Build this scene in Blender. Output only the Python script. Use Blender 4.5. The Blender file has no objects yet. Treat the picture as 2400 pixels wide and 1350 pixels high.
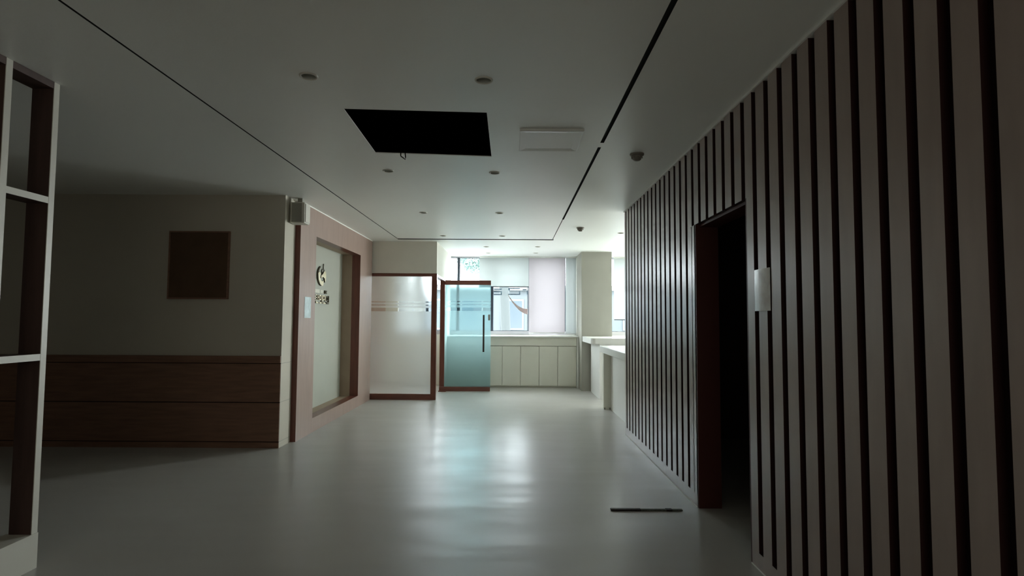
import bpy, bmesh, math, random
from mathutils import Vector, Matrix

random.seed(7)
S = bpy.context.scene
COL = S.collection

# ------------------------------------------------------------------ camera
cam_d = bpy.data.cameras.new('camera')
cam_d.sensor_width = 36.0
cam_d.lens = 19.953
cam_d.clip_start = 0.02
cam_d.clip_end = 300
cam = bpy.data.objects.new('camera', cam_d)
COL.objects.link(cam)
cam.matrix_world = (Matrix.Translation((0, 0, 1.3705)) @ Matrix.Rotation(0.0008, 4, 'Z')
                    @ Matrix.Rotation(math.pi / 2 + 0.0554, 4, 'X') @ Matrix.Rotation(0.0057, 4, 'Z'))
S.camera = cam

# ------------------------------------------------------------------ daylight, added fill lights and exposure
W = bpy.data.worlds.new('overcast_sky')
S.world = W
W.use_nodes = True
wn = W.node_tree.nodes
wn['Background'].inputs['Color'].default_value = (0.90, 0.98, 1.02, 1)
wn['Background'].inputs['Strength'].default_value = 3.6
S.view_settings.view_transform = 'Standard'
S.view_settings.look = 'None'
S.view_settings.gamma = 1.0
S.view_settings.use_curve_mapping = False
S.view_settings.exposure = 2.86


def portal(name, x0, x1, z0, z1, y):
    l = bpy.data.lights.new(name, 'AREA')
    l.shape = 'RECTANGLE'
    l.size = x1 - x0
    l.size_y = z1 - z0
    l.cycles.is_portal = True
    o = bpy.data.objects.new(name, l)
    o.location = ((x0 + x1) / 2, y, (z0 + z1) / 2)
    o.rotation_euler = (-math.pi / 2, 0, 0)      # looks towards -Y, into the room
    COL.objects.link(o)


portal('daylight_portal', -1.36, 1.35, 1.06, 2.7, 12.17)
portal('daylight_portal', 1.94, 5.5, 1.06, 2.7, 12.17)
portal('daylight_portal', -2.40, -1.44, 1.06, 2.7, 12.17)



def fill_light(name, loc, rot, sx_, sy_, power, col=(0.93, 1.0, 0.98)):
    l = bpy.data.lights.new(name, 'AREA')
    l.shape = 'RECTANGLE'
    l.size, l.size_y, l.energy, l.color = sx_, sy_, power, col
    o = bpy.data.objects.new(name, l)
    o.location, o.rotation_euler = loc, rot
    COL.objects.link(o)


fill_light('side_room_fill_light', (-5.3, 11.86, 1.85), (-math.pi / 2, 0, 0), 1.6, 1.5, 3.0, (1.0, 0.93, 0.88))  # added unseen lamp that warms and brightens the side room
# added unseen fill lights that lift the shadows: reception side (right) and behind the camera
fill_light('reception_fill_light', (6.44, 9.3, 1.85), (0, math.pi / 2, 0), 1.5, 4.0, 7)
fill_light('reception_front_fill_light', (4.55, 11.90, 1.88), (-math.pi / 2, 0, 0), 1.8, 1.6, 44)
fill_light('rear_fill_light', (0.3, -2.94, 1.6), (math.pi / 2, 0, 0), 4.0, 1.8, 4.4, (1, 0.96, 0.82))

S.cycles.max_bounces = 14
S.cycles.diffuse_bounces = 10
S.cycles.glossy_bounces = 6
S.cycles.transmission_bounces = 10
S.cycles.transparent_max_bounces = 12
S.cycles.sample_clamp_indirect = 6.0
S.cycles.use_denoising = True
S.cycles.caustics_reflective = True
S.cycles.caustics_refractive = True

# ------------------------------------------------------------------ materials
MATS = {}


def mat(name, col, rough=0.6, spec=0.5, metal=0.0, noise=0.0, nscale=8.0, bump=0.0, bscale=40.0,
        coat=0.0, stretch=None, col2=None, trans=0.0, ior=1.45):
    if name in MATS:
        return MATS[name]
    m = bpy.data.materials.new(name)
    m.use_nodes = True
    nt = m.node_tree
    b = nt.nodes['Principled BSDF']
    b.inputs['Base Color'].default_value = (*col, 1)
    b.inputs['Roughness'].default_value = rough
    b.inputs['Specular IOR Level'].default_value = spec
    b.inputs['Metallic'].default_value = metal
    b.inputs['Coat Weight'].default_value = coat
    b.inputs['Transmission Weight'].default_value = trans
    b.inputs['IOR'].default_value = ior
    tc = nt.nodes.new('ShaderNodeTexCoord')
    mp = nt.nodes.new('ShaderNodeMapping')
    nt.links.new(tc.outputs['Object'], mp.inputs['Vector'])
    if stretch:
        mp.inputs['Scale'].default_value = stretch
    if noise > 0:
        n = nt.nodes.new('ShaderNodeTexNoise')
        n.inputs['Scale'].default_value = nscale
        n.inputs['Detail'].default_value = 6
        nt.links.new(mp.outputs[0], n.inputs['Vector'])
        r = nt.nodes.new('ShaderNodeValToRGB')
        c2 = col2 if col2 else tuple(c * (1 - noise) for c in col)
        r.color_ramp.elements[0].position = 0.3
        r.color_ramp.elements[0].color = (*c2, 1)
        r.color_ramp.elements[1].position = 0.7
        r.color_ramp.elements[1].color = (*col, 1)
        nt.links.new(n.outputs['Fac'], r.inputs['Fac'])
        nt.links.new(r.outputs['Color'], b.inputs['Base Color'])
    if bump > 0:
        n2 = nt.nodes.new('ShaderNodeTexNoise')
        n2.inputs['Scale'].default_value = bscale
        n2.inputs['Detail'].default_value = 3
        nt.links.new(mp.outputs[0], n2.inputs['Vector'])
        bp = nt.nodes.new('ShaderNodeBump')
        bp.inputs['Strength'].default_value = bump
        bp.inputs['Distance'].default_value = 0.01
        nt.links.new(n2.outputs['Fac'], bp.inputs['Height'])
        nt.links.new(bp.outputs['Normal'], b.inputs['Normal'])
    MATS[name] = m
    return m


M_ceil = mat('ceiling_paint', (0.87, 0.885, 0.855), 0.38, 0.6, bump=0.05, bscale=60)
M_wall = mat('cream_wall_paint', (0.77, 0.755, 0.685), 0.75, 0.3, noise=0.04, nscale=3, bump=0.05, bscale=90)
M_niche = mat('niche_paint', (0.44, 0.45, 0.395), 0.6, 0.4, noise=0.04, nscale=3)
M_shelf = mat('dark_shelf_wood', (0.085, 0.05, 0.042), 0.5, 0.4, noise=0.25, nscale=5, stretch=(6, 6, 0.7))
M_rosyb = mat('rosy_brown_panel', (0.52, 0.40, 0.34), 0.6, 0.3, noise=0.1)
M_rosy = mat('pale_rosy_panel', (0.80, 0.66, 0.58), 0.6, 0.3, noise=0.05)
M_pillar = mat('pillar_paint', (0.37, 0.365, 0.32), 0.7, 0.3, noise=0.04, nscale=3)
M_reveal = mat('khaki_brown_reveal', (0.42, 0.33, 0.25), 0.6, 0.3, noise=0.1, nscale=5)
M_white = mat('white_laminate', (0.76, 0.765, 0.735), 0.32, 0.5, noise=0.03, nscale=4)
M_cab = mat('cream_cabinet_laminate', (0.70, 0.695, 0.61), 0.4, 0.5, noise=0.03, nscale=4)
M_wood = mat('red_brown_wood', (0.18, 0.058, 0.038), 0.32, 0.55, noise=0.35, nscale=5, stretch=(6, 6, 0.7))
M_woodh = mat('red_brown_wood_rail', (0.19, 0.065, 0.045), 0.32, 0.55, noise=0.35, nscale=5, stretch=(0.7, 6, 6))
M_slat = mat('brown_slat_veneer', (0.365, 0.288, 0.258), 0.30, 0.8, noise=0.12, nscale=3, stretch=(5, 5, 0.8))
M_slatside = mat('slat_side_shaded_brown', (0.03, 0.011, 0.010), 0.5, 0.3)  # slat wood darkened so the gap sides carry their shade in the colour
M_portal = mat('taupe_pink_veneer', (0.38, 0.275, 0.235), 0.36, 0.5, noise=0.12, nscale=4, stretch=(6, 6, 0.7))
M_lining = mat('dark_red_lining', (0.06, 0.014, 0.010), 0.5, 0.3)
M_dark = mat('dark_groove_backing', (0.02, 0.009, 0.008), 0.7, 0.2)
M_wains = mat('brown_wainscot', (0.27, 0.15, 0.10), 0.5, 0.4, noise=0.3, nscale=5, stretch=(0.6, 6, 6))
M_board = mat('brown_board', (0.12, 0.072, 0.045), 0.75, 0.2, noise=0.2, nscale=6)
M_black = mat('ceiling_void_black', (0.012, 0.012, 0.012), 0.9, 0.1)
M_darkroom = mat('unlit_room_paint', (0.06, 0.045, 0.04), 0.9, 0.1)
M_lobbyw = mat('beige_lobby_paint', (0.54, 0.505, 0.43), 0.7, 0.3, noise=0.04, nscale=3)
M_lobby = mat('lobby_paint', (0.60, 0.58, 0.52), 0.8, 0.2)
M_groove = mat('slot_dark', (0.02, 0.022, 0.02), 0.7, 0.2)
M_navy = mat('dark_window_frame', (0.035, 0.045, 0.06), 0.4, 0.5)
M_alu = mat('grey_window_frame', (0.42, 0.41, 0.43), 0.4, 0.5)
M_metal = mat('dark_bronze_metal', (0.06, 0.05, 0.045), 0.3, 0.5, metal=0.8)
M_plast = mat('off_white_plastic', (0.62, 0.60, 0.54), 0.4, 0.4)
M_plastg = mat('grey_plastic', (0.30, 0.29, 0.25), 0.5, 0.4)
M_detect = mat('dusky_plastic', (0.17, 0.155, 0.13), 0.45, 0.4)
M_refl = mat('downlight_reflector', (0.50, 0.52, 0.47), 0.4, 0.5, metal=0.0)
M_lamp = mat('unlit_lamp_glass', (0.40, 0.30, 0.28), 0.3, 0.5)
M_gold = mat('pale_gold_letter', (0.86, 0.80, 0.58), 0.3, 0.5, metal=0.15)
M_golds = mat('olive_letter_and_side_shadow', (0.06, 0.05, 0.02), 0.5, 0.4)  # dark lettering; on raised sides the colour also stands for their shadow
M_cream2 = mat('pale_beige_plate', (0.66, 0.65, 0.56), 0.5, 0.4)
M_decal = mat('blue_grey_vinyl', (0.10, 0.15, 0.20), 0.6, 0.3)
M_decal_b = mat('pink_brown_vinyl', (0.42, 0.33, 0.31), 0.6, 0.3)
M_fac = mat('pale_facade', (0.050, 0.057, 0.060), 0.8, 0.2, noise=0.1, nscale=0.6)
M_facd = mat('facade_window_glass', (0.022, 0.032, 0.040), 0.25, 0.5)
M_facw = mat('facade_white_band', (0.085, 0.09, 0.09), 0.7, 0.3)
M_ground = mat('asphalt_ground', (0.32, 0.33, 0.32), 0.9, 0.2, noise=0.2, nscale=0.5)
M_leaf = mat('tree_leaves', (0.12, 0.19, 0.17), 0.6, 0.3, noise=0.3, nscale=1.5)
M_bark = mat('tree_bark', (0.035, 0.04, 0.04), 0.9, 0.2)
M_rod = mat('black_strip', (0.02, 0.015, 0.015), 0.5, 0.3)
M_rodg = mat('scuffed_grey_strip', (0.10, 0.11, 0.09), 0.6, 0.3, noise=0.6, nscale=60)
M_caulk = mat('white_caulk', (0.82, 0.82, 0.8), 0.5, 0.4)


def floor_mat():
    m = bpy.data.materials.new('vinyl_floor')
    m.use_nodes = True
    nt = m.node_tree
    b = nt.nodes['Principled BSDF']
    tc = nt.nodes.new('ShaderNodeTexCoord')
    b.inputs['Base Color'].default_value = (0.425, 0.412, 0.385, 1)
    b.inputs['Specular IOR Level'].default_value = 0.27
    b.inputs['Coat Weight'].default_value = 0.07
    b.inputs['Coat Roughness'].default_value = 0.19
    # gloss varies in worn patches
    n3 = nt.nodes.new('ShaderNodeTexNoise')
    n3.normalize = False
    n3.inputs['Scale'].default_value = 2.2
    n3.inputs['Detail'].default_value = 1
    mp3 = nt.nodes.new('ShaderNodeMapping')
    mp3.inputs['Scale'].default_value = (0.7, 1.5, 1)
    nt.links.new(tc.outputs['Object'], mp3.inputs['Vector'])
    nt.links.new(mp3.outputs[0], n3.inputs['Vector'])
    mr = nt.nodes.new('ShaderNodeMapRange')
    mr.clamp = False
    mr.inputs['From Min'].default_value = -1.0
    mr.inputs['From Max'].default_value = 1.0
    mr.inputs['To Min'].default_value = 0.285
    mr.inputs['To Max'].default_value = 0.385
    nt.links.new(n3.outputs['Fac'], mr.inputs['Value'])
    nt.links.new(mr.outputs[0], b.inputs['Roughness'])
    # slow undulation of the sheet
    mp = nt.nodes.new('ShaderNodeMapping')
    mp.inputs['Scale'].default_value = (0.45, 1.3, 1)
    nt.links.new(tc.outputs['Object'], mp.inputs['Vector'])
    n2 = nt.nodes.new('ShaderNodeTexNoise')
    n2.normalize = False
    n2.inputs['Scale'].default_value = 1.7
    n2.inputs['Detail'].default_value = 2
    nt.links.new(mp.outputs[0], n2.inputs['Vector'])
    bp = nt.nodes.new('ShaderNodeBump')
    bp.inputs['Strength'].default_value = 0.35
    bp.inputs['Distance'].default_value = 0.010
    nt.links.new(n2.outputs['Fac'], bp.inputs['Height'])
    nt.links.new(bp.outputs['Normal'], b.inputs['Normal'])
    return m


def clear_pane(name, tint=(1, 1, 1), gloss=0.06):
    m = bpy.data.materials.new(name)
    m.use_nodes = True
    nt = m.node_tree
    nt.nodes.clear()
    out = nt.nodes.new('ShaderNodeOutputMaterial')
    mix = nt.nodes.new('ShaderNodeMixShader')
    mix.inputs[0].default_value = gloss
    t = nt.nodes.new('ShaderNodeBsdfTransparent')
    t.inputs['Color'].default_value = (*tint, 1)
    g = nt.nodes.new('ShaderNodeBsdfGlossy')
    g.inputs['Roughness'].default_value = 0.02
    nt.links.new(t.outputs[0], mix.inputs[1])
    nt.links.new(g.outputs[0], mix.inputs[2])
    nt.links.new(mix.outputs[0], out.inputs['Surface'])
    return m


def frosted(name, tint, rough, stripes, diff=0.25, gain=1.0):
    """sand-blasted glass sheet with clear horizontal stripes (stripes = list of z0, z1 in metres)"""
    m = bpy.data.materials.new(name)
    m.use_nodes = True
    nt = m.node_tree
    nt.nodes.clear()
    L = nt.links
    out = nt.nodes.new('ShaderNodeOutputMaterial')
    rf = nt.nodes.new('ShaderNodeBsdfRefraction')
    rf.inputs['Color'].default_value = (*tint, 1)
    rf.inputs['Roughness'].default_value = rough
    rf.inputs['IOR'].default_value = 1.12
    tl = nt.nodes.new('ShaderNodeBsdfTranslucent')
    tl.inputs['Color'].default_value = (*tint, 1)
    df = nt.nodes.new('ShaderNodeBsdfDiffuse')
    df.inputs['Color'].default_value = (0.75 * tint[0], 0.75 * tint[1], 0.75 * tint[2], 1)
    m1 = nt.nodes.new('ShaderNodeMixShader')
    m1.inputs[0].default_value = 0.5
    L.new(tl.outputs[0], m1.inputs[1])
    L.new(df.outputs[0], m1.inputs[2])
    m2 = nt.nodes.new('ShaderNodeMixShader')
    m2.inputs[0].default_value = diff
    L.new(rf.outputs[0], m2.inputs[1])
    L.new(m1.outputs[0], m2.inputs[2])
    tr = nt.nodes.new('ShaderNodeBsdfTransparent')
    tr.inputs['Color'].default_value = (*[min(1, t * 1.02) for t in tint], 1)
    g = nt.nodes.new('ShaderNodeBsdfGlossy')
    g.inputs['Roughness'].default_value = 0.03
    m3 = nt.nodes.new('ShaderNodeMixShader')
    m3.inputs[0].default_value = 0.06
    L.new(tr.outputs[0], m3.inputs[1])
    L.new(g.outputs[0], m3.inputs[2])
    geo = nt.nodes.new('ShaderNodeNewGeometry')
    sep = nt.nodes.new('ShaderNodeSeparateXYZ')
    L.new(geo.outputs['Position'], sep.inputs[0])
    acc = None
    for z0, z1 in stripes:
        c = nt.nodes.new('ShaderNodeMath')
        c.operation = 'COMPARE'
        c.inputs[1].default_value = (z0 + z1) / 2
        c.inputs[2].default_value = (z1 - z0) / 2
        L.new(sep.outputs['Z'], c.inputs[0])
        if acc is None:
            acc = c
        else:
            a = nt.nodes.new('ShaderNodeMath')
            a.operation = 'MAXIMUM'
            L.new(acc.outputs[0], a.inputs[0])
            L.new(c.outputs[0], a.inputs[1])
            acc = a
    mf = nt.nodes.new('ShaderNodeMixShader')
    L.new(acc.outputs[0], mf.inputs[0])
    L.new(m2.outputs[0], mf.inputs[1])
    L.new(m3.outputs[0], mf.inputs[2])
    L.new(mf.outputs[0], out.inputs['Surface'])
    return m


def blind_mat(name, col, t=0.55):
    m = bpy.data.materials.new(name)
    m.use_nodes = True
    nt = m.node_tree
    nt.nodes.clear()
    out = nt.nodes.new('ShaderNodeOutputMaterial')
    tl = nt.nodes.new('ShaderNodeBsdfTranslucent')
    tl.inputs['Color'].default_value = (*col, 1)
    df = nt.nodes.new('ShaderNodeBsdfDiffuse')
    df.inputs['Color'].default_value = (*col, 1)
    wv = nt.nodes.new('ShaderNodeTexWave')
    wv.inputs['Scale'].default_value = 60
    wv.inputs['Distortion'].default_value = 0.5
    bp = nt.nodes.new('ShaderNodeBump')
    bp.inputs['Strength'].default_value = 0.05
    nt.links.new(wv.outputs['Fac'], bp.inputs['Height'])
    nt.links.new(bp.outputs[0], df.inputs['Normal'])
    mx = nt.nodes.new('ShaderNodeMixShader')
    mx.inputs[0].default_value = t
    nt.links.new(df.outputs[0], mx.inputs[1])
    nt.links.new(tl.outputs[0], mx.inputs[2])
    nt.links.new(mx.outputs[0], out.inputs['Surface'])
    return m


M_floor = floor_mat()
M_pane = clear_pane('window_glass', (0.96, 0.99, 1.0))
STRIPES = [(1.651, 1.669), (1.598, 1.614), (1.500, 1.559)]
STRIPES2 = [(1.700, 1.717), (1.640, 1.656), (1.530, 1.595)]
M_frost = frosted('frosted_partition_glass', (0.86, 0.86, 0.85), 0.62, STRIPES, diff=0.38)
M_frostg = frosted('green_frosted_door_glass', (0.36, 0.53, 0.545), 0.36, STRIPES2, diff=0.36)
M_blind = blind_mat('blind_fabric_white', (0.35, 0.37, 0.36), 0.20)
M_blindp = blind_mat('blind_fabric_warm_white', (0.36, 0.325, 0.335), 0.20)

# ------------------------------------------------------------------ geometry helpers


def bx(bm, x0, x1, y0, y1, z0, z1, bev=0.0, mi=0):
    vs = [bm.verts.new((x, y, z)) for z in (z0, z1) for y in (y0, y1) for x in (x0, x1)]
    idx = [(0, 2, 3, 1), (4, 5, 7, 6), (0, 1, 5, 4), (2, 6, 7, 3), (0, 4, 6, 2), (1, 3, 7, 5)]
    fs = [bm.faces.new([vs[i] for i in f]) for f in idx]
    for f in fs:
        f.material_index = mi
    if bev > 0:
        es = list({e for f in fs for e in f.edges})
        r = bmesh.ops.bevel(bm, geom=es, offset=bev, segments=2, affect='EDGES', profile=0.5)
        for f in r['faces']:
            f.material_index = mi
    return fs


def lathe(bm, prof, n=32, c=(0, 0, 0), mi=0, cap0=False, cap1=False, smooth=True):
    rings = []
    for r, z in prof:
        rings.append([bm.verts.new((c[0] + r * math.cos(2 * math.pi * k / n), c[1] + r * math.sin(2 * math.pi * k / n), c[2] + z))
                      for k in range(n)])
    for a, b in zip(rings[:-1], rings[1:]):
        for k in range(n):
            f = bm.faces.new((a[k], a[(k + 1) % n], b[(k + 1) % n], b[k]))
            f.material_index = mi
            f.smooth = smooth
    if cap0:
        bm.faces.new(rings[0][::-1]).material_index = mi
    if cap1:
        bm.faces.new(rings[-1]).material_index = mi


def prism(bm, pts, fn, d0, d1, mi_face=0, mi_side=0):
    """extrude a 2-D outline; fn(u, v, d) -> world"""
    a = [bm.verts.new(fn(u, v, d0)) for u, v in pts]
    b = [bm.verts.new(fn(u, v, d1)) for u, v in pts]
    fa = bm.faces.new(a)
    fb = bm.faces.new(b[::-1])
    fa.material_index = fb.material_index = mi_face
    n = len(pts)
    for k in range(n):
        bm.faces.new((a[k], b[k], b[(k + 1) % n], a[(k + 1) % n])).material_index = mi_side
    return fa, fb


def tube(bm, pts, r, n=8, mi=0):
    rings = []
    P = [Vector(p) for p in pts]
    for i, p in enumerate(P):
        t = (P[min(i + 1, len(P) - 1)] - P[max(i - 1, 0)]).normalized()
        up = Vector((0, 0, 1)) if abs(t.z) < 0.9 else Vector((1, 0, 0))
        u = t.cross(up).normalized()
        v = u.cross(t)
        rings.append([bm.verts.new(p + (u * math.cos(2 * math.pi * k / n) + v * math.sin(2 * math.pi * k / n)) * r) for k in range(n)])
    for a, b in zip(rings[:-1], rings[1:]):
        for k in range(n):
            f = bm.faces.new((a[k], a[(k + 1) % n], b[(k + 1) % n], b[k]))
            f.smooth = True
            f.material_index = mi
    bm.faces.new(rings[0][::-1])
    bm.faces.new(rings[-1])


ORIG = {}


def obj(name, bm, mats, parent=None):
    if not isinstance(mats, (list, tuple)):
        mats = [mats]
    bmesh.ops.recalc_face_normals(bm, faces=bm.faces[:])
    me = bpy.data.meshes.new(name)
    if parent is not None:
        off = ORIG[parent.name]
        bmesh.ops.translate(bm, verts=bm.verts[:], vec=-Vector(off))
    bm.to_mesh(me)
    bm.free()
    for m in mats:
        me.materials.append(m)
    o = bpy.data.objects.new(name, me)
    COL.objects.link(o)
    if parent is not None:
        o.parent = parent
        ORIG[o.name] = ORIG[parent.name]
    else:
        ORIG[o.name] = (0, 0, 0)
    return o


def tag(o, label=None, cat=None, group=None, kind=None):
    if label:
        o['label'] = label
    if cat:
        o['category'] = cat
    if group:
        o['group'] = group
    if kind:
        o['kind'] = kind
    return o


def thing(name, label, cat, loc, group=None):
    o = bpy.data.objects.new(name, None)
    o.empty_display_size = 0.1
    o.location = loc
    COL.objects.link(o)
    ORIG[o.name] = tuple(loc)
    return tag(o, label, cat, group)


def struct(name, bm, m, parent=None):
    o = obj(name, bm, m, parent)
    if parent is None:
        o['kind'] = 'structure'
    return o


def B(*boxes, bev=0.0):
    bm = bmesh.new()
    for b in boxes:
        bx(bm, *b[:6], bev=bev, mi=b[6] if len(b) > 6 else 0)
    return bm


CZ = 2.70          # ceiling height
XR = 1.37          # face of the slatted wall
DA, DB = 3.30, 4.25  # doorway in the slatted wall
LIN = 2.09         # its head height

# ------------------------------------------------------------------ floor and ceiling
struct('floor', B((-7.2, 6.7, -3.2, 12.2, -0.08, 0.0)), M_floor)

# downlight and other openings in the ceiling
LIGHTS = [(-1.126, 3.048), (-0.166, 3.088), (-1.122, 5.035), (-0.168, 5.085), (-1.121, 7.032), (-0.167, 7.032),
          (-1.114, 9.00), (-0.168, 8.99), (-0.484, 10.332), (0.456, 10.295), (-0.49, 11.334), (0.462, 11.29), (1.651, 8.612)]
CASS = [(-1.079, 3.534), (-0.172, 3.588), (-0.178, 4.576), (-1.105, 4.486)]
SLOTS = [(-1.919, -1.906, -3.0, 9.33), (-1.921, 0.680, 9.35, 9.45), (0.653, 0.681, -3.0, 4.20),
         (0.653, 0.677, 4.31, 7.49), (0.657, 0.667, 7.51, 9.33)]


def ceiling():
    bm = bmesh.new()
    loops = []

    def loop(pts):
        vs = [bm.verts.new((x, y, CZ)) for x, y in pts]
        es = [bm.edges.new((vs[i], vs[(i + 1) % len(vs)])) for i in range(len(vs))]
        loops.append((vs, es))
    loop([(-7.2, -3.2), (6.7, -3.2), (6.7, 12.2), (-7.2, 12.2)])
    loop(CASS)
    for x0, x1, y0, y1 in SLOTS:
        loop([(x0, y0), (x1, y0), (x1, y1), (x0, y1)])
    for x, y in LIGHTS:
        loop([(x + 0.041 * math.cos(a * math.pi / 12), y + 0.041 * math.sin(a * math.pi / 12)) for a in range(24)])
    bmesh.ops.triangle_fill(bm, edges=bm.edges[:], use_beauty=True, use_dissolve=False)
    # board thickness up each opening
    for i, (vs, es) in enumerate(loops[1:]):
        h = 0.006 if i == 0 else 0.02
        up = [bm.verts.new((v.co.x, v.co.y, CZ + h)) for v in vs]
        n = len(vs)
        for k in range(n):
            bm.faces.new((vs[k], vs[(k + 1) % n], up[(k + 1) % n], up[k])).material_index = 1 if 1 <= i <= len(SLOTS) else 0
    bm.normal_update()
    me = bpy.data.meshes.new('ceiling')
    for f in bm.faces:
        if abs(f.normal.z) > 0.5 and f.normal.z > 0:
            f.normal_flip()
    bm.to_mesh(me)
    bm.free()
    me.materials.append(M_ceil)
    me.materials.append(M_groove)
    o = bpy.data.objects.new('ceiling', me)
    COL.objects.link(o)
    o['kind'] = 'structure'
    ORIG[o.name] = (0, 0, 0)
    return o


ceil = ceiling()
# the dark void above the ceiling boards: closed everywhere, with the slots' black channels
bm = bmesh.new()
bx(bm, -7.2, 6.7, -3.2, 12.2, CZ + 0.55, CZ + 0.60)
bx(bm, -7.25, -7.2, -3.2, 12.2, CZ, CZ + 0.6)
bx(bm, 6.7, 6.75, -3.2, 12.2, CZ, CZ + 0.6)
bx(bm, -7.2, 6.7, -3.25, -3.2, CZ, CZ + 0.6)
bx(bm, -7.2, 6.7, 12.15, 12.2, CZ + 0.001, CZ + 0.6)
struct('ceiling_void', bm, M_black)
bm = bmesh.new()
for x0, x1, y0, y1 in SLOTS:
    e = 0.004
    bx(bm, x0 - e, x1 + e, y0, y1, CZ + 0.022, CZ + 0.05)
struct('ceiling_slot_channel', bm, M_groove, ceil)

# ------------------------------------------------------------------ shell walls
# dark lobby wall facing the camera at the left
wl = struct('wall_lobby', B((-7.0, -2.46, 6.08, 6.33, 0, CZ)), M_lobbyw)
struct('wainscot_joint', B((-7.0, -2.4605, 6.0745, 6.08, 0.0, 0.968)), M_dark, wl)
bm = B((-7.0, -2.461, 6.066, 6.08, 0.07, 0.472), (-7.0, -2.461, 6.066, 6.08, 0.482, 0.885),
       (-7.0, -2.461, 6.058, 6.08, 0.893, 0.968), (-7.0, -2.461, 6.07, 6.08, 0.0, 0.06))
struct('wainscot', bm, M_wains, wl)
# thin shadow joints on the lit end of that wall
bm = B((-2.462, -2.4585, 6.085, 6.36, 0.886, 0.891), (-2.462, -2.4585, 6.085, 6.36, 0.477, 0.481),
       (-2.462, -2.4585, 6.085, 6.36, 0.062, 0.066))
struct('joint_line', bm, M_plastg, wl)
struct('wall_corner', B((-2.72, -2.46, 6.331, 6.38, 0, CZ)), M_lobbyw)

# wood clad portal wall with its niche
PX, PB = -2.40, -2.69
N0, N1, NZ0, NZ1 = 6.90, 8.92, 0.17, 2.37
Y0, Y1 = 6.38, 9.66
wp = struct('wall_portal', B((PX - 0.13, PX, Y0, N0, 0, CZ - 0.012), (PX - 0.13, PX, N1, Y1, 0, CZ - 0.012),
                             (PX - 0.13, PX, N0, N1, 0, NZ0), (PX - 0.13, PX, N0, N1, NZ1, CZ - 0.012)), [M_wood, M_portal])
for p_ in wp.data.polygons:
    if p_.normal.x > 0.5:
        p_.material_index = 1
struct('niche_reveal', B((PB - 0.05, PX - 0.131, Y0, N0 - 0.02, 0, CZ), (PB - 0.05, PX - 0.131, N1 + 0.01, Y1, 0, CZ),
                         (PB - 0.05, PX - 0.131, N0 - 0.02, N1 + 0.01, 0, NZ0 - 0.01),
                         (PB - 0.05, PX - 0.131, N0 - 0.02, N1 + 0.01, NZ1 + 0.01, CZ)), M_reveal, wp)
struct('niche_back_panel', B((PB - 0.04, PB, N0 - 0.02, N1 + 0.01, NZ0 - 0.01, NZ1 + 0.01)), M_niche, wp)
struct('trim_1', B((PX - 0.12, PX + 0.006, 6.331, Y1, CZ - 0.012, CZ)), M_caulk)

# solid block behind the niche
struct('wall_left', B((-7.0, PB - 0.06, 6.34, 9.7, 0, CZ)), M_wall)

# wall above the glass partition and the header of the side wall
struct('wall_partition', B((PX - 0.3, -1.30, 9.70, 9.78, 2.152, CZ), (-1.39, -1.30, 9.78, 11.95, 2.135, CZ),
                           (-1.39, -1.30, 10.97, 11.95, 0, 2.135), (-7.0, -2.535, 9.70, 9.78, 0, CZ)), M_wall)

# room shell out of sight
struct('wall_far_left', B((-7.2, -7.0, -3.2, 12.2, 0, CZ)), M_darkroom)
struct('wall_back', B((-7.0, 6.5, -3.2, -3.0, 0, CZ)), M_lobby)
struct('wall_far_right', B((6.5, 6.7, -3.2, 12.2, 0, CZ)), M_wall)
struct('wall_room_left', B((-6.60, -6.50, 9.78, 11.93, 0, CZ)), M_rosy)

# facade wall
FY0, FY1 = 11.93, 12.15
struct('wall_front', B((-7.0, -2.40, FY0, FY1, 0, CZ), (-2.40, 6.5, FY0, FY1, 0, 1.05), (-1.44, -1.36, FY0, FY1, 1.05, CZ),
                       (1.345, 1.935, FY0, FY1, 1.05, CZ), (5.5, 6.5, FY0, FY1, 1.05, CZ)), M_wall)
struct('wall_brown_panel', B((-4.2, -2.66, 11.90, 11.93, 0, CZ)), M_rosyb)
struct('wall_pillar', B((1.345, 1.935, 11.03, 11.93, 0, CZ)), M_pillar)

# ------------------------------------------------------------------ slatted wall on the right
bk = [(XR + 0.03, XR + 0.15, -3.0, DA, 0, CZ), (XR + 0.03, XR + 0.15, DB, 6.89, 0, CZ), (XR + 0.03, XR + 0.15, DA, DB, LIN, CZ)]
wr = struct('wall_right', B(*bk), M_dark)
bm = bmesh.new()
P, G0, HG = 0.158, 1.602, 0.027
for k in range(-28, 34):
    a, b = G0 + P * k + HG, G0 + P * (k + 1) - HG
    b = min(b, 6.91)
    if b <= a:
        continue
    a = max(a, -2.98)
    z0 = 0.09
    if a < DB and b > DA:
        if a < DA:
            bx(bm, XR, XR + 0.03, a, min(b, DA), z0, LIN)
        bx(bm, XR, XR + 0.03, a, b, LIN, CZ - 0.012)
        if b > DB:
            bx(bm, XR, XR + 0.03, DB, b, z0, LIN)
        continue
    bx(bm, XR, XR + 0.03, a, b, z0, CZ - 0.012)
bx(bm, XR, XR + 0.03, DB, 4.33, 0.09, LIN)
bx(bm, XR, XR + 0.03, -2.98, DA, 0, 0.09)
bx(bm, XR, XR + 0.03, DB, 6.91, 0, 0.09)
bx(bm, XR + 0.03, XR + 0.15, 6.89, 6.91, 0, CZ - 0.012)
sc = struct('slat_cladding', bm, [M_slat, M_slatside], wr)
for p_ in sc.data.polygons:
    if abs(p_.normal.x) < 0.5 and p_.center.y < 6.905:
        p_.material_index = 1
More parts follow.
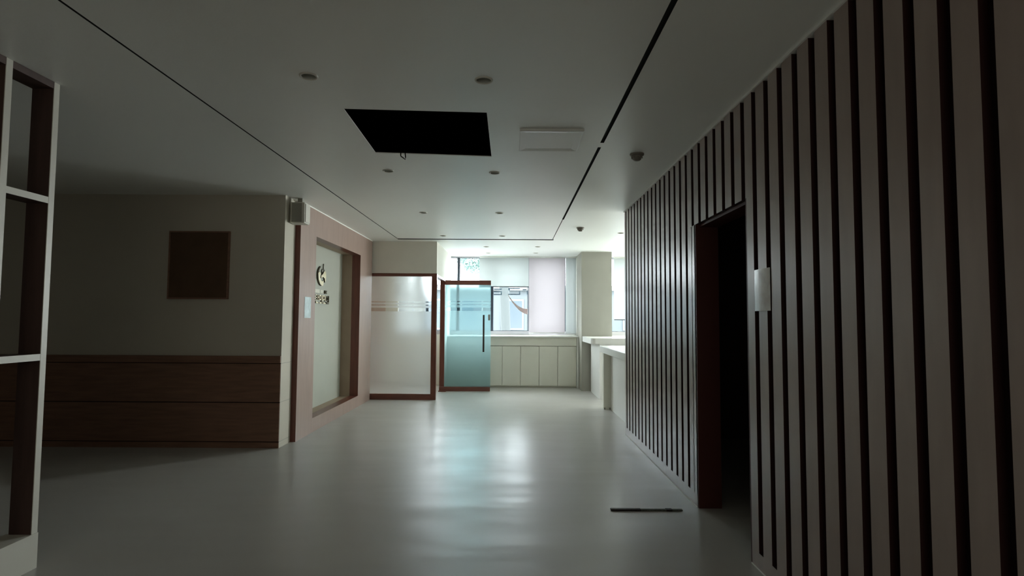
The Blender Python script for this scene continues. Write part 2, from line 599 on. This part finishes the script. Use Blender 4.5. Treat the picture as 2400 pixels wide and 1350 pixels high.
# doorway lining
struct('doorway_lining', B((XR + 0.002, XR + 0.17, DB - 0.02, DB, 0, LIN), (XR + 0.002, XR + 0.17, DA, DA + 0.02, 0, LIN),
                           (XR + 0.03, XR + 0.17, DA + 0.02, DB - 0.02, LIN - 0.02, LIN)), M_lining, wr)
struct('trim_2', B((XR - 0.010, XR + 0.03, -2.98, 6.912, CZ - 0.012, CZ)), M_caulk)
struct('trim_3', B((XR - 0.006, XR, -2.98, DA, 0, 0.004), (XR - 0.006, XR, DB, 6.91, 0, 0.004)), M_caulk)
# the unlit room behind the doorway
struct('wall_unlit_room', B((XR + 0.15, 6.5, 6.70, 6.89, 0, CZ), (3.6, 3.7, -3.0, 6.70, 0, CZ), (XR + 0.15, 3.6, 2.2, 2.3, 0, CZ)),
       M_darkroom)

# ------------------------------------------------------------------ windows


def window(name, x0, x1, mull, bottom=1.05, top=CZ, navy_from=None):
    fw = struct(name, B((x0, x1, 11.96, 12.06, bottom, bottom + 0.075), (x0, x1, 11.96, 12.06, top - 0.025, top),
                        (x0, x0 + 0.03, 11.96, 12.06, bottom + 0.075, top - 0.025),
                        (x1 - 0.03, x1, 11.96, 12.06, bottom + 0.075, top - 0.025)), M_alu)
    for m in mull:
        struct('mullion', B((m - (0.017 if m < 0 else 0.010), m + (0.017 if m < 0 else 0.010), 11.97, 12.05, bottom + 0.075, top - 0.025)), M_navy, fw)
    xs = [x0 + 0.03] + [v for m in mull for v in (m - 0.017, m + 0.017)] + [x1 - 0.03]
    for a, b in zip(xs[0::2], xs[1::2]):
        bmm = bmesh.new()
        t = 0.012
        bx(bmm, a, b, 11.995, 12.02, bottom + 0.075, bottom + 0.075 + t)
        bx(bmm, a, b, 11.995, 12.02, top - 0.025 - t, top - 0.025)
        bx(bmm, a, a + t, 11.995, 12.02, bottom + 0.075 + t, top - 0.025 - t)
        bx(bmm, b - t, b, 11.995, 12.02, bottom + 0.075 + t, top - 0.025 - t)
        struct('sash', bmm, M_navy, fw)
        bmm = bmesh.new()
        v = [bmm.verts.new(p) for p in ((a, 12.007, bottom + 0.08), (b, 12.007, bottom + 0.08), (b, 12.007, top - 0.03), (a, 12.007, top - 0.03))]
        bmm.faces.new(v)
        struct('pane', bmm, M_pane, fw)
    return fw


window('window_1', -1.36, 1.345, [-1.142, -0.43, 0.345, 1.11])
window('window_2', 1.935, 5.5, [2.9, 3.8, 4.7])
window('window_3', -2.40, -1.44, [-1.80])


def blind(x0, x1, zb, m, label, y=11.90, bar=M_navy):
    r = thing('roller_blind', label, 'blind', ((x0 + x1) / 2, y, CZ - 0.03), 'roller blinds at the windows')
    bm = bmesh.new()
    n = 14
    vs = []
    for i in range(n + 1):
        z = CZ - 0.03 + (zb - CZ + 0.03) * i / n
        w = 0.003 * math.sin(i * 1.3)
        vs.append([bm.verts.new((x0 + (x1 - x0) * j / 6, y + w + 0.003 * math.sin(j * 1.7), z)) for j in range(7)])
    for i in range(n):
        for j in range(6):
            f = bm.faces.new((vs[i][j], vs[i][j + 1], vs[i + 1][j + 1], vs[i + 1][j]))
            f.smooth = True
    obj('fabric', bm, m, r)
    obj('bottom_bar', B((x0, x1, y - 0.006, y + 0.006, zb - 0.018, zb), bev=0.002), bar, r)
    bm = bmesh.new()
    tube(bm, [(x0, y + 0.012, CZ - 0.018), (x1, y + 0.012, CZ - 0.018)], 0.016, 12)
    obj('roller', bm, M_white, r)
    return r


blind(-0.70, 0.342, 2.065, M_blind, 'half raised white roller blind above the clear square window pane')
blind(0.347, 1.098, 1.100, M_blindp, 'fully lowered faintly pink white roller blind in the middle window', bar=M_white)
blind(1.118, 1.340, 1.080, M_blind, 'narrow lowered white roller blind beside the pillar', bar=M_white)
blind(2.13, 3.60, 1.385, M_blind, 'lowered white roller blind right of the pillar behind the counter')
blind(-2.37, -2.085, 1.10, M_blind, 'narrow white roller blind behind the frosted partition, left one', bar=M_white)
blind(-2.075, -1.82, 1.10, M_blind, 'narrow white roller blind behind the frosted partition, right one', bar=M_white)

# lettering and swoosh stuck on the clear pane (seen from behind)
wl_y = 11.992


def wp2(u, v, d):
    return (u, wl_y - d, v)


def strokes(bm, rects, d0=0.0, d1=0.003):
    for x0, x1, z0, z1 in rects:
        bx(bm, x0, x1, wl_y - d1, wl_y - d0, z0, z1)


t = thing('window_lettering', 'blue grey reversed letters stuck on the clear window pane', 'lettering', (-0.05, wl_y, 1.95))
bm = bmesh.new()
strokes(bm, [(-0.395, -0.225, 1.995, 2.020), (-0.395, -0.225, 1.945, 1.965), (-0.245, -0.225, 1.905, 1.945), (-0.395, -0.225, 1.885, 1.905)])
obj('letter', bm, M_decal, t)
bm = bmesh.new()
strokes(bm, [(-0.085, -0.055, 1.985, 2.035), (-0.055, 0.165, 2.015, 2.035), (-0.085, 0.165, 1.890, 1.912), (0.140, 0.165, 1.912, 1.965)])
obj('letter', bm, M_decal, t)
bm = bmesh.new()
strokes(bm, [(0.215, 0.300, 1.990, 2.012), (0.305, 0.325, 1.900, 1.975)])
obj('letter', bm, M_decal, t)
# swoosh: thickening arc
pts_o, pts_i = [], []
for i in range(15):
    s = i / 14
    x = -0.10 + 0.425 * s
    zc = 1.90 - 0.36 * (1 - (1 - s) ** 2.0)
    w = 0.008 + 0.052 * s
    pts_o.append((x, zc - w))
    pts_i.append((x, zc + w))
bm = bmesh.new()
for i in range(14):
    q = [pts_i[i], pts_i[i + 1], pts_o[i + 1], pts_o[i]]
    prism(bm, q, wp2, 0.0, 0.003)
tag(obj('window_decal', bm, M_decal_b), 'brown curved swoosh decal on the clear window pane below the letters', 'decal')

# ------------------------------------------------------------------ glass partition
gp = thing('glass_partition', 'frosted glass partition in a brown wooden frame left of the open door', 'partition', (-1.9, 9.74, 0))
obj('top_rail', B((-2.53, -1.385, 9.71, 9.78, 2.100, 2.150), bev=0.003), M_woodh, gp)
obj('bottom_rail', B((-2.53, -1.385, 9.71, 9.78, 0.0, 0.098), bev=0.003), M_woodh, gp)
obj('post', B((-1.385, -1.296, 9.705, 9.785, 0.0, 2.150), bev=0.003), M_wood, gp)
obj('post', B((-2.535, -2.495, 9.71, 9.78, 0.098, 2.100), bev=0.003), M_wood, gp)


def sheet(name, x0, x1, y, z0, z1, m, parent):
    bmm = bmesh.new()
    v = [bmm.verts.new(p) for p in ((x0, y, z0), (x1, y, z0), (x1, y, z1), (x0, y, z1))]
    bmm.faces.new(v)
    return obj(name, bmm, m, parent)


sheet('glass_panel', -2.495, -1.385, 9.745, 0.098, 2.100, M_frost, gp)

# door leaf swung open, facing the camera
d = bpy.data.objects.new('door_1', None)
d.location = (-1.30, 10.88, 0)
COL.objects.link(d)
ORIG[d.name] = (-1.30, 10.88, 0)
tag(d, 'open glass door with green frosted glass and brown rails', None, None, 'structure')
obj('top_rail', B((-1.29, -0.412, 10.86, 10.90, 2.028, 2.114), bev=0.003), M_woodh, d)
obj('bottom_rail', B((-1.385, -0.418, 10.86, 10.90, 0.006, 0.088), bev=0.003), M_woodh, d)
sheet('glass_panel', -1.29, -0.412, 10.88, 0.088, 2.028, M_frostg, d)
h = obj('handle', B((-0.561, -0.527, 10.815, 10.835, 0.75, 1.456), bev=0.006), M_metal, d)
obj('handle_mount', B((-0.552, -0.536, 10.835, 10.88, 0.83, 0.85), (-0.552, -0.536, 10.835, 10.88, 1.36, 1.38)), M_metal, h)
obj('lock_plate', B((-0.462, -0.425, 10.868, 10.879, 1.350, 1.462), bev=0.002), M_plastg, d)
# jambs and head of the side opening
dj = struct('trim_4', B((-1.385, -1.296, 10.885, 10.97, 0.0, 2.135)), M_wood)
struct('door_head', B((-1.385, -1.296, 9.785, 10.885, 2.10, 2.135)), M_woodh, dj)
struct('pivot_plate', B((-1.39, -1.25, 10.80, 10.86, 0.0, 0.018), (-1.385, -1.29, 10.86, 10.885, 2.03, 2.10)), M_wood, dj)

# ------------------------------------------------------------------ window ledge and base cabinets
lg = thing('window_ledge', 'long cream ledge with a white top running under the window', 'ledge', (0, 11.7, 0.83))
obj('top', B((-1.29, 1.340, 11.47, 11.925, 1.012, 1.038), bev=0.004), M_white, lg)
obj('apron', B((-1.29, 1.300, 11.50, 11.92, 0.842, 1.012)), M_cab, lg)
obj('end_panel', B((1.302, 1.340, 11.48, 11.92, 0, 1.010)), M_white, lg)
edges = [-1.29, -0.945, -0.572, -0.198, 0.170, 0.545, 0.920, 1.298]
cl = ['cream base cabinet at the left wall, behind the open glass door', 'cream base cabinet behind the middle of the open glass door',
      'cream base cabinet at the handle edge of the open door', 'cream base cabinet just right of the open glass door, below the ledge',
      'cream base cabinet in the middle of the run under the window',
      'cream base cabinet second from the pillar under the window', 'cream base cabinet nearest the pillar under the window']
for i in range(7):
    a, b = edges[i], edges[i + 1]
    c = thing('base_cabinet', cl[i], 'cabinet', ((a + b) / 2, 11.7, 0), 'base cabinets under the window ledge')
    obj('body', B((a + 0.001, b - 0.001, 11.525, 11.92, 0.03, 0.836), (a + 0.001, b - 0.001, 11.56, 11.92, 0, 0.03)), M_cab, c)
    obj('door', B((a + 0.004, b - 0.004, 11.505, 11.523, 0.045, 0.830), bev=0.0015), M_cab, c)

# ------------------------------------------------------------------ reception counters
c1 = thing('reception_counter', 'white counter standing against the pillar, the farther of two', 'counter', (2.3, 10.4, 0))
bm = bmesh.new()
r_ = 0.10
pts = [(1.36, 11.025), (1.36, 9.85 + r_)] + [(1.36 + r_ - r_ * math.cos(a), 9.85 + r_ - r_ * math.sin(a)) for a in
                                            [math.pi / 2 * k / 8 for k in range(1, 9)]] + [(3.6, 9.85), (3.6, 11.025)]
prism(bm, pts, lambda u, v, dd: (u, v, dd), 0.955, 1.052)
obj('top', bm, M_white, c1)
obj('body', B((1.515, 3.5, 9.87, 10.98, 0.0, 0.955)), M_white, c1)
obj('kickboard', B((1.60, 3.4, 9.864, 9.87, 0.0, 0.06)), M_plastg, c1)
c2 = thing('reception_counter', 'lower white counter beside the end of the slatted wall, nearer one', 'counter', (1.8, 8.0, 0))
obj('top', B((1.38, 2.15, 6.93, 8.97, 0.868, 0.968), bev=0.006), M_white, c2)
obj('leg_panel', B((1.409, 1.520, 8.79, 8.93, 0.0, 0.868)), M_cab, c2)
obj('foot', B((1.412, 1.436, 8.783, 8.79, 0.0, 0.03)), M_plastg, c2)
obj('foot', B((1.49, 1.517, 8.783, 8.79, 0.0, 0.03)), M_plastg, c2)
obj('side_panel', B((1.520, 2.10, 6.97, 8.91, 0.0, 0.868)), M_white, c2)

# ------------------------------------------------------------------ ceiling fittings


def downlight(x, y, label):
    r = thing('downlight', label, 'ceiling light', (x, y, CZ), 'recessed round downlights in the ceiling')
    bm = bmesh.new()
    lathe(bm, [(0.0395, 0.012), (0.0395, -0.004), (0.042, -0.007), (0.049, -0.005), (0.051, 0.0)], 32, (x, y, CZ))
    obj('trim_ring', bm, M_plast, r)
    bm = bmesh.new()
    lathe(bm, [(0.0392, -0.002), (0.039, 0.02), (0.033, 0.055), (0.024, 0.075)], 32, (x, y, CZ), cap1=True)
    obj('reflector', bm, M_refl, r)
    bm = bmesh.new()
    lathe(bm, [(0.022, 0.070), (0.0225, 0.05), (0.018, 0.035), (0.008, 0.031), (0.001, 0.030)], 24, (x, y, CZ))
    obj('lamp', bm, M_lamp, r)
    return r


dn = ['left downlight nearest the camera, before the ceiling hole', 'right downlight nearest the camera, before the ceiling hole',
      'left downlight just past the ceiling hole', 'right downlight just past the ceiling hole',
      'left downlight of the third row, far past the ceiling hole', 'right downlight of the third row, far past the ceiling hole',
      'left downlight just before the far ceiling slot', 'right downlight just before the far ceiling slot',
      'left downlight between the far ceiling slot and window row', 'right downlight between the far ceiling slot and window row',
      'left small downlight close to the window', 'right small downlight close to the window',
      'lone downlight in the ceiling beside the end of the slatted wall']
for (x, y), l in zip(LIGHTS, dn):
    downlight(x, y, l)


def detector(x, y, label):
    r = thing('smoke_detector', label, 'smoke detector', (x, y, CZ), 'smoke detectors on the ceiling')
    bm = bmesh.new()
    lathe(bm, [(0.056, 0.0), (0.056, -0.010), (0.052, -0.014), (0.044, -0.016)], 32, (x, y, CZ), cap1=True)
    obj('base', bm, M_detect, r)
    bm = bmesh.new()
    lathe(bm, [(0.044, -0.016), (0.043, -0.028), (0.038, -0.034), (0.034, -0.036), (0.033, -0.046), (0.024, -0.054), (0.010, -0.057), (0.001, -0.0575)],
          32, (x, y, CZ))
    for k in range(10):
        a = 2 * math.pi * k / 10
        ca, sa = math.cos(a), math.sin(a)
        cx, cy = x + 0.041 * ca, y + 0.041 * sa
        bx(bm, cx - 0.004, cx + 0.004, cy - 0.004, cy + 0.004, CZ - 0.036, CZ - 0.024)
    obj('sensor_head', bm, M_detect, r)


detector(0.991, 4.480, 'round smoke detector on the ceiling near the slatted wall, nearer one')
detector(0.976, 8.13, 'round smoke detector on the ceiling farther off, before the window')

# square access hatch
hx0, hx1, hy0, hy1 = 0.045, 0.495, 3.885, 4.36
ah = thing('access_hatch', 'square white access hatch in the ceiling right of the dark hole', 'hatch', ((hx0 + hx1) / 2, (hy0 + hy1) / 2, CZ))
bm = bmesh.new()
o4 = [(hx0, hy0), (hx1, hy0), (hx1, hy1), (hx0, hy1)]
w = 0.05
i4 = [(hx0 + w, hy0 + w), (hx1 - w, hy0 + w), (hx1 - w, hy1 - w), (hx0 + w, hy1 - w)]
lv = [[bm.verts.new((x, y, CZ - 0.0005)) for x, y in o4], [bm.verts.new((x, y, CZ - 0.016)) for x, y in o4],
      [bm.verts.new((x + (0.006 if x < 0.27 else -0.006), y + (0.006 if y < 4.1 else -0.006), CZ - 0.019)) for x, y in o4],
      [bm.verts.new((x, y, CZ - 0.013)) for x, y in i4], [bm.verts.new((x, y, CZ - 0.010)) for x, y in i4]]
for a, b in zip(lv[:-1], lv[1:]):
    for k in range(4):
        bm.faces.new((a[k], a[(k + 1) % 4], b[(k + 1) % 4], b[k]))
obj('frame', bm, M_white, ah)
obj('panel', B((hx0 + w, hx1 - w, hy0 + w, hy1 - w, CZ - 0.0125, CZ - 0.001)), M_white, ah)

# bent hanger strap at the hole's far edge
bm = bmesh.new()
hp = [(-0.905, 4.505, CZ + 0.03), (-0.905, 4.500, CZ - 0.018), (-0.902, 4.500, CZ - 0.024), (-0.885, 4.500, CZ - 0.036),
      (-0.868, 4.500, CZ - 0.050), (-0.866, 4.500, CZ - 0.030), (-0.874, 4.505, CZ + 0.03)]
tube(bm, hp, 0.0045, 8)
tag(obj('hanger_wire', bm, M_rod), 'small bent black wire hanging from the far edge of the ceiling hole', 'wire')

# ------------------------------------------------------------------ emergency light box by the portal
el = thing('emergency_light', 'pale boxy emergency light high on the corner beside the wooden portal', 'emergency light', (-2.37, 6.27, 2.4))
obj('housing', B((-2.445, -2.285, 6.17, 6.33, 2.415, 2.645), bev=0.008), M_plast, el)
obj('front_cover', B((-2.425, -2.315, 6.160, 6.17, 2.425, 2.635), bev=0.003), M_plastg, el)
obj('side_cover', B((-2.285, -2.277, 6.185, 6.32, 2.43, 2.63), bev=0.003), M_plast, el)
obj('ceiling_bracket', B((-2.385, -2.335, 6.23, 6.29, 2.645, CZ - 0.001)), M_plastg, el)

# ------------------------------------------------------------------ papers
bm = bmesh.new()
n = 6
for i in range(n):
    a0, a1 = i / n, (i + 1) / n
    f = lambda a: (PX + 0.003 + 0.006 * math.sin(a * 2.2), 6.55 + 0.19 * a)
    (xa, ya), (xb, yb) = f(a0), f(a1)
    v = [bm.verts.new(p) for p in ((xa, ya, 1.375), (xb, yb, 1.375), (xb, yb, 1.62), (xa, ya, 1.62))]
    bm.faces.new(v)
bmesh.ops.remove_doubles(bm, verts=bm.verts[:], dist=1e-5)
bmesh.ops.solidify(bm, geom=bm.faces[:], thickness=0.001)
M_paper = mat('bluish_paper', (0.68, 0.80, 0.82), 0.25, 0.6, noise=0.25, nscale=14)
tag(obj('paper_notice', bm, M_paper), 'pale bluish paper notice taped to the wooden portal', 'notice')
bm = bmesh.new()
for i in range(n):
    a0, a1 = i / n, (i + 1) / n
    f = lambda a: (XR - 0.003 - 0.007 * math.sin(a * 2.6), 3.005 + 0.185 * a)
    (xa, ya), (xb, yb) = f(a0), f(a1)
    v = [bm.verts.new(p) for p in ((xa, ya, 1.425), (xb, yb, 1.425), (xb, yb, 1.655), (xa, ya, 1.655))]
    bm.faces.new(v)
bmesh.ops.remove_doubles(bm, verts=bm.verts[:], dist=1e-5)
bmesh.ops.solidify(bm, geom=bm.faces[:], thickness=0.001)
M_paper2 = mat('faded_paper', (0.84, 0.88, 0.86), 0.28, 0.7, noise=0.4, nscale=11, col2=(0.55, 0.50, 0.48))
tag(obj('paper_notice', bm, M_paper2), 'faded creased paper notice stuck on the slats right of the dark doorway', 'notice')

# ------------------------------------------------------------------ wall sign in the niche
sx = PB + 0.001


def nw(u, v, dd):           # u -> +Y, v -> z, dd -> out of the wall
    return (sx + dd, u, v)


em = thing('wall_emblem', 'raised pale gold swirl emblem on the back of the niche', 'emblem', (sx, 7.93, 1.96))
ec, er = (7.945, 1.965), 0.145


def arc_band(bm, a0, a1, r0, r1, cx, cz, sy=1.25, n=20, d0=0.0, d1=0.02, mf=0, ms=1):
    for i in range(n):
        t0, t1 = math.radians(a0 + (a1 - a0) * i / n), math.radians(a0 + (a1 - a0) * (i + 1) / n)
        f0 = i / n
        q = [(cx + sy * r0 * math.cos(t0), cz + r0 * math.sin(t0)), (cx + sy * r1 * math.cos(t0), cz + r1 * math.sin(t0)),
             (cx + sy * r1 * math.cos(t1), cz + r1 * math.sin(t1)), (cx + sy * r0 * math.cos(t1), cz + r0 * math.sin(t1))]
        prism(bm, q, nw, d0, d1, mf, ms)


bm = bmesh.new()
arc_band(bm, 115, 250, 0.128, 0.145, ec[0], ec[1], mf=1)
obj('outer_ring', bm, [M_gold, M_golds], em)
bm = bmesh.new()
# lower crescent body of the swirl
cres = [(-0.15, 0.03), (-0.10, 0.055), (-0.06, 0.03), (-0.075, -0.02), (-0.05, -0.065), (0.0, -0.075), (0.045, -0.06), (0.05, -0.10),
        (0.03, -0.135), (-0.02, -0.14), (-0.08, -0.115), (-0.13, -0.06)]
prism(bm, [(ec[0] + u * 1.15, ec[1] + v) for u, v in cres], nw, 0.0, 0.022, 0, 1)
obj('lower_swirl', bm, [M_gold, M_golds], em)
bm = bmesh.new()
up = [(-0.04, -0.035), (-0.045, 0.0), (0.02, 0.03), (0.06, 0.07), (0.12, 0.075), (0.135, 0.02), (0.13, -0.05), (0.10, -0.085), (0.085, -0.03), (0.03, -0.01)]
prism(bm, [(ec[0] + u * 1.15, ec[1] + v) for u, v in up], nw, 0.0, 0.022, 0, 1)
obj('upper_swirl', bm, [M_gold, M_golds], em)
bm = bmesh.new()
tube(bm, [nw(ec[0] + u, ec[1] + v, 0.012) for u, v in [(0.06, 0.175), (0.055, 0.14), (0.05, 0.12), (0.085, 0.085), (0.08, 0.045), (0.03, 0.0),
                                                      (-0.01, 0.03), (-0.015, 0.07), (0.01, 0.10)]], 0.008, 8)
obj('stem', bm, M_golds, em)

lt = thing('wall_lettering', 'two short rows of raised pale letters below the emblem in the niche', 'lettering', (sx, 7.96, 1.67))
bm = B((sx, sx + 0.004, 7.70, 7.90, 1.722, 1.772))
obj('small_letters', bm, M_cream2, lt)
obj('small_letters', B((sx, sx + 0.004, 7.92, 8.06, 1.722, 1.768)), M_cream2, lt)
obj('dark_letter', B((sx, sx + 0.012, 8.085, 8.115, 1.722, 1.768), (sx, sx + 0.012, 8.125, 8.185, 1.752, 1.768),
                     (sx, sx + 0.012, 8.125, 8.185, 1.722, 1.735), (sx, sx + 0.012, 8.14, 8.165, 1.735, 1.752)), M_golds, lt)
GL = [
    [(0.0, 0.35, 0.88, 1.0), (0.0, 0.35, 0.60, 0.72), (0.05, 0.30, 0.36, 0.46), (0.62, 0.80, 0.38, 1.0), (0.80, 1.0, 0.66, 0.76), (0.12, 0.26, 0.0, 0.26), (0.26, 0.95, 0.0, 0.12)],
    [(0.0, 0.16, 0.40, 1.0), (0.16, 0.6, 0.86, 1.0), (0.16, 0.6, 0.40, 0.52), (0.44, 0.6, 0.52, 0.86), (0.82, 1.0, 0.0, 1.0), (0.05, 0.7, 0.0, 0.16)],
    [(0.0, 0.60, 0.86, 1.0), (0.0, 0.14, 0.52, 0.86), (0.46, 0.60, 0.52, 0.86), (0.0, 0.60, 0.42, 0.54), (0.80, 0.98, 0.30, 1.0), (0.1, 0.26, 0.0, 0.30), (0.26, 0.98, 0.0, 0.13)],
    [(0.0, 0.55, 0.80, 0.96), (0.20, 0.36, 0.48, 0.80), (0.0, 0.60, 0.36, 0.48), (0.80, 0.96, 0.2, 1.0), (0.05, 0.20, 0.0, 0.24), (0.20, 0.9, 0.0, 0.13)],
]
for gi, gl in enumerate(GL):
    bm = bmesh.new()
    y0 = 7.695 + gi * 0.148
    for a, b, c_, d_ in gl:
        q = [(y0 + a * 0.128, 1.577 + c_ * 0.118), (y0 + b * 0.128, 1.577 + c_ * 0.118), (y0 + b * 0.128, 1.577 + d_ * 0.118), (y0 + a * 0.128, 1.577 + d_ * 0.118)]
        prism(bm, q, nw, 0.0, 0.020, 1 if gi == 3 else 0, 1)
    obj('letter', bm, [M_gold, M_golds], lt)

# ------------------------------------------------------------------ board on the dark wall
nb = thing('notice_board', 'plain brown rectangular board hanging on the dark lobby wall', 'board', (-3.37, 6.07, 1.93))
obj('panel', B((-3.675, -3.055, 6.060, 6.078, 1.585, 2.285)), M_board, nb)
obj('frame', B((-3.69, -3.04, 6.052, 6.078, 1.57, 1.585), (-3.69, -3.04, 6.052, 6.078, 2.285, 2.30),
               (-3.69, -3.675, 6.052, 6.078, 1.585, 2.285), (-3.055, -3.04, 6.052, 6.078, 1.585, 2.285)), M_wains, nb)

# ------------------------------------------------------------------ open lattice shelf at the left
LX, LD = -2.60, 0.125
M_edge = mat('pale_shelf_edge', (0.62, 0.60, 0.53), 0.4, 0.5)  # pale colour of the front edges and the plinth
ls = thing('lattice_shelf', 'floor to ceiling open lattice shelf with dark sides and pale edges', 'shelf', (-2.66, 2.6, 0))
ys = [1.02, 1.32, 1.62, 1.92, 2.22, 2.52, 2.84, 3.145]


def edged(x0, x1, y0, y1, z0, z1):
    bm = bmesh.new()
    bx(bm, x0, x1 - 0.004, y0, y1, z0, z1, mi=0)
    bx(bm, x1 - 0.004, x1, y0, y1, z0, z1, mi=1)
    return bm


for y in ys:
    obj('upright', edged(LX - LD, LX, y, y + 0.038, 0.19, CZ - 0.001), [M_shelf, M_edge], ls)
for (a, b) in zip(ys[:-1], ys[1:]):
    for z in (1.13, 2.005):
        obj('shelf_board', edged(LX - LD, LX - 0.001, a + 0.038, b, z, z + 0.036), [M_shelf, M_edge], ls)
    obj('top_board', B((LX - LD, LX - 0.001, a + 0.038, b, CZ - 0.04, CZ - 0.001)), M_shelf, ls)
obj('plinth', B((LX - LD - 0.02, LX + 0.004, 1.0, 3.185, 0.0, 0.19)), M_edge, ls)

# ------------------------------------------------------------------ strip lying on the floor
fs = thing('floor_strip', 'thin dark strip lying on the floor in front of the doorway', 'strip', (0.975, 4.18, 0))
obj('body', B((0.722, 1.235, 4.165, 4.192, 0.0, 0.010), bev=0.003), M_rodg, fs)
obj('rubber_sleeve', B((0.716, 0.935, 4.162, 4.195, 0.0, 0.013), bev=0.004), M_rod, fs)
obj('clip', B((1.115, 1.160, 4.160, 4.197, 0.0, 0.013), bev=0.003), M_rod, fs)

# ------------------------------------------------------------------ outside
struct('ground_outside', B((-60, 60, 12.3, 120, -3.3, -3.2)), M_ground)


def building(x0, x1, y0, y1, zt, label, rows, cols):
    b = thing('building', label, 'building', ((x0 + x1) / 2, y0, -3.2))
    obj('wall', B((x0, x1, y0, y1, -3.2, zt)), M_fac, b)
    obj('roof_edge', B((x0 - 0.2, x1 + 0.2, y0 - 0.2, y0, zt - 0.25, zt)), M_facw, b)
    w_ = (x1 - x0) / cols
    h_ = (zt + 3.2) / rows
    for r in range(rows):
        for c in range(cols):
            xa = x0 + w_ * (c + 0.22)
            xb = x0 + w_ * (c + 0.78)
            za = -3.2 + h_ * (r + 0.3)
            zb = -3.2 + h_ * (r + 0.78)
            f = obj('window', B((xa, xb, y0 - 0.05, y0, za, zb)), M_facw, b)
            obj('pane', B((xa + 0.08, xb - 0.08, y0 - 0.07, y0 - 0.05, za + 0.08, zb - 0.08)), M_facd, f)


building(-9, 7, 28, 34, 3.05, 'low pale building across the street behind the window', 2, 8)
building(9, 24, 33, 40, 4.5, 'taller pale building across the street at the right', 3, 6)


def tree(x, y, z, r, label, n):
    t_ = thing('tree', label, 'tree', (x, y, -3.2))
    bm = bmesh.new()
    tube(bm, [(x, y, -3.2), (x + 0.1, y, -0.5), (x - 0.05, y, z - r * 0.6), (x, y, z)], 0.16, 8)
    for k in range(7):
        a = k * 0.9
        tube(bm, [(x, y, z - r * 0.7), (x + r * 0.4 * math.cos(a), y + r * 0.4 * math.sin(a), z - 0.1 * r),
                  (x + r * 0.75 * math.cos(a), y + r * 0.7 * math.sin(a), z + 0.3 * r)], 0.045, 6)
    obj('trunk', bm, M_bark, t_)
    bm = bmesh.new()
    lumps = []
    for k in range(16):
        a = random.uniform(0, 2 * math.pi)
        rr = r * random.uniform(0.15, 0.75)
        lumps.append((x + rr * math.cos(a), y + rr * math.sin(a), z + r * random.uniform(-0.6, 0.7), r * random.uniform(0.28, 0.45)))
    for k in range(n):
        lx, ly, lz, lr = random.choice(lumps)
        v = Vector((random.gauss(0, 1), random.gauss(0, 1), random.gauss(0, 1))).normalized() * lr * random.uniform(0.6, 1.0)
        c = Vector((lx, ly, lz)) + v
        a = Vector((random.gauss(0, 1), random.gauss(0, 1), random.gauss(0, 1))).normalized()
        b = a.orthogonal().normalized()
        s = random.uniform(0.04, 0.07)
        q = [bm.verts.new(c + a * s), bm.verts.new(c + b * s * 0.5), bm.verts.new(c - a * s), bm.verts.new(c - b * s * 0.5)]
        bm.faces.new(q)
    obj('foliage', bm, M_leaf, t_)


tree(-0.25, 18.5, 4.35, 1.9, 'leafy tree outside the window, its crown above the building roof', 12000)
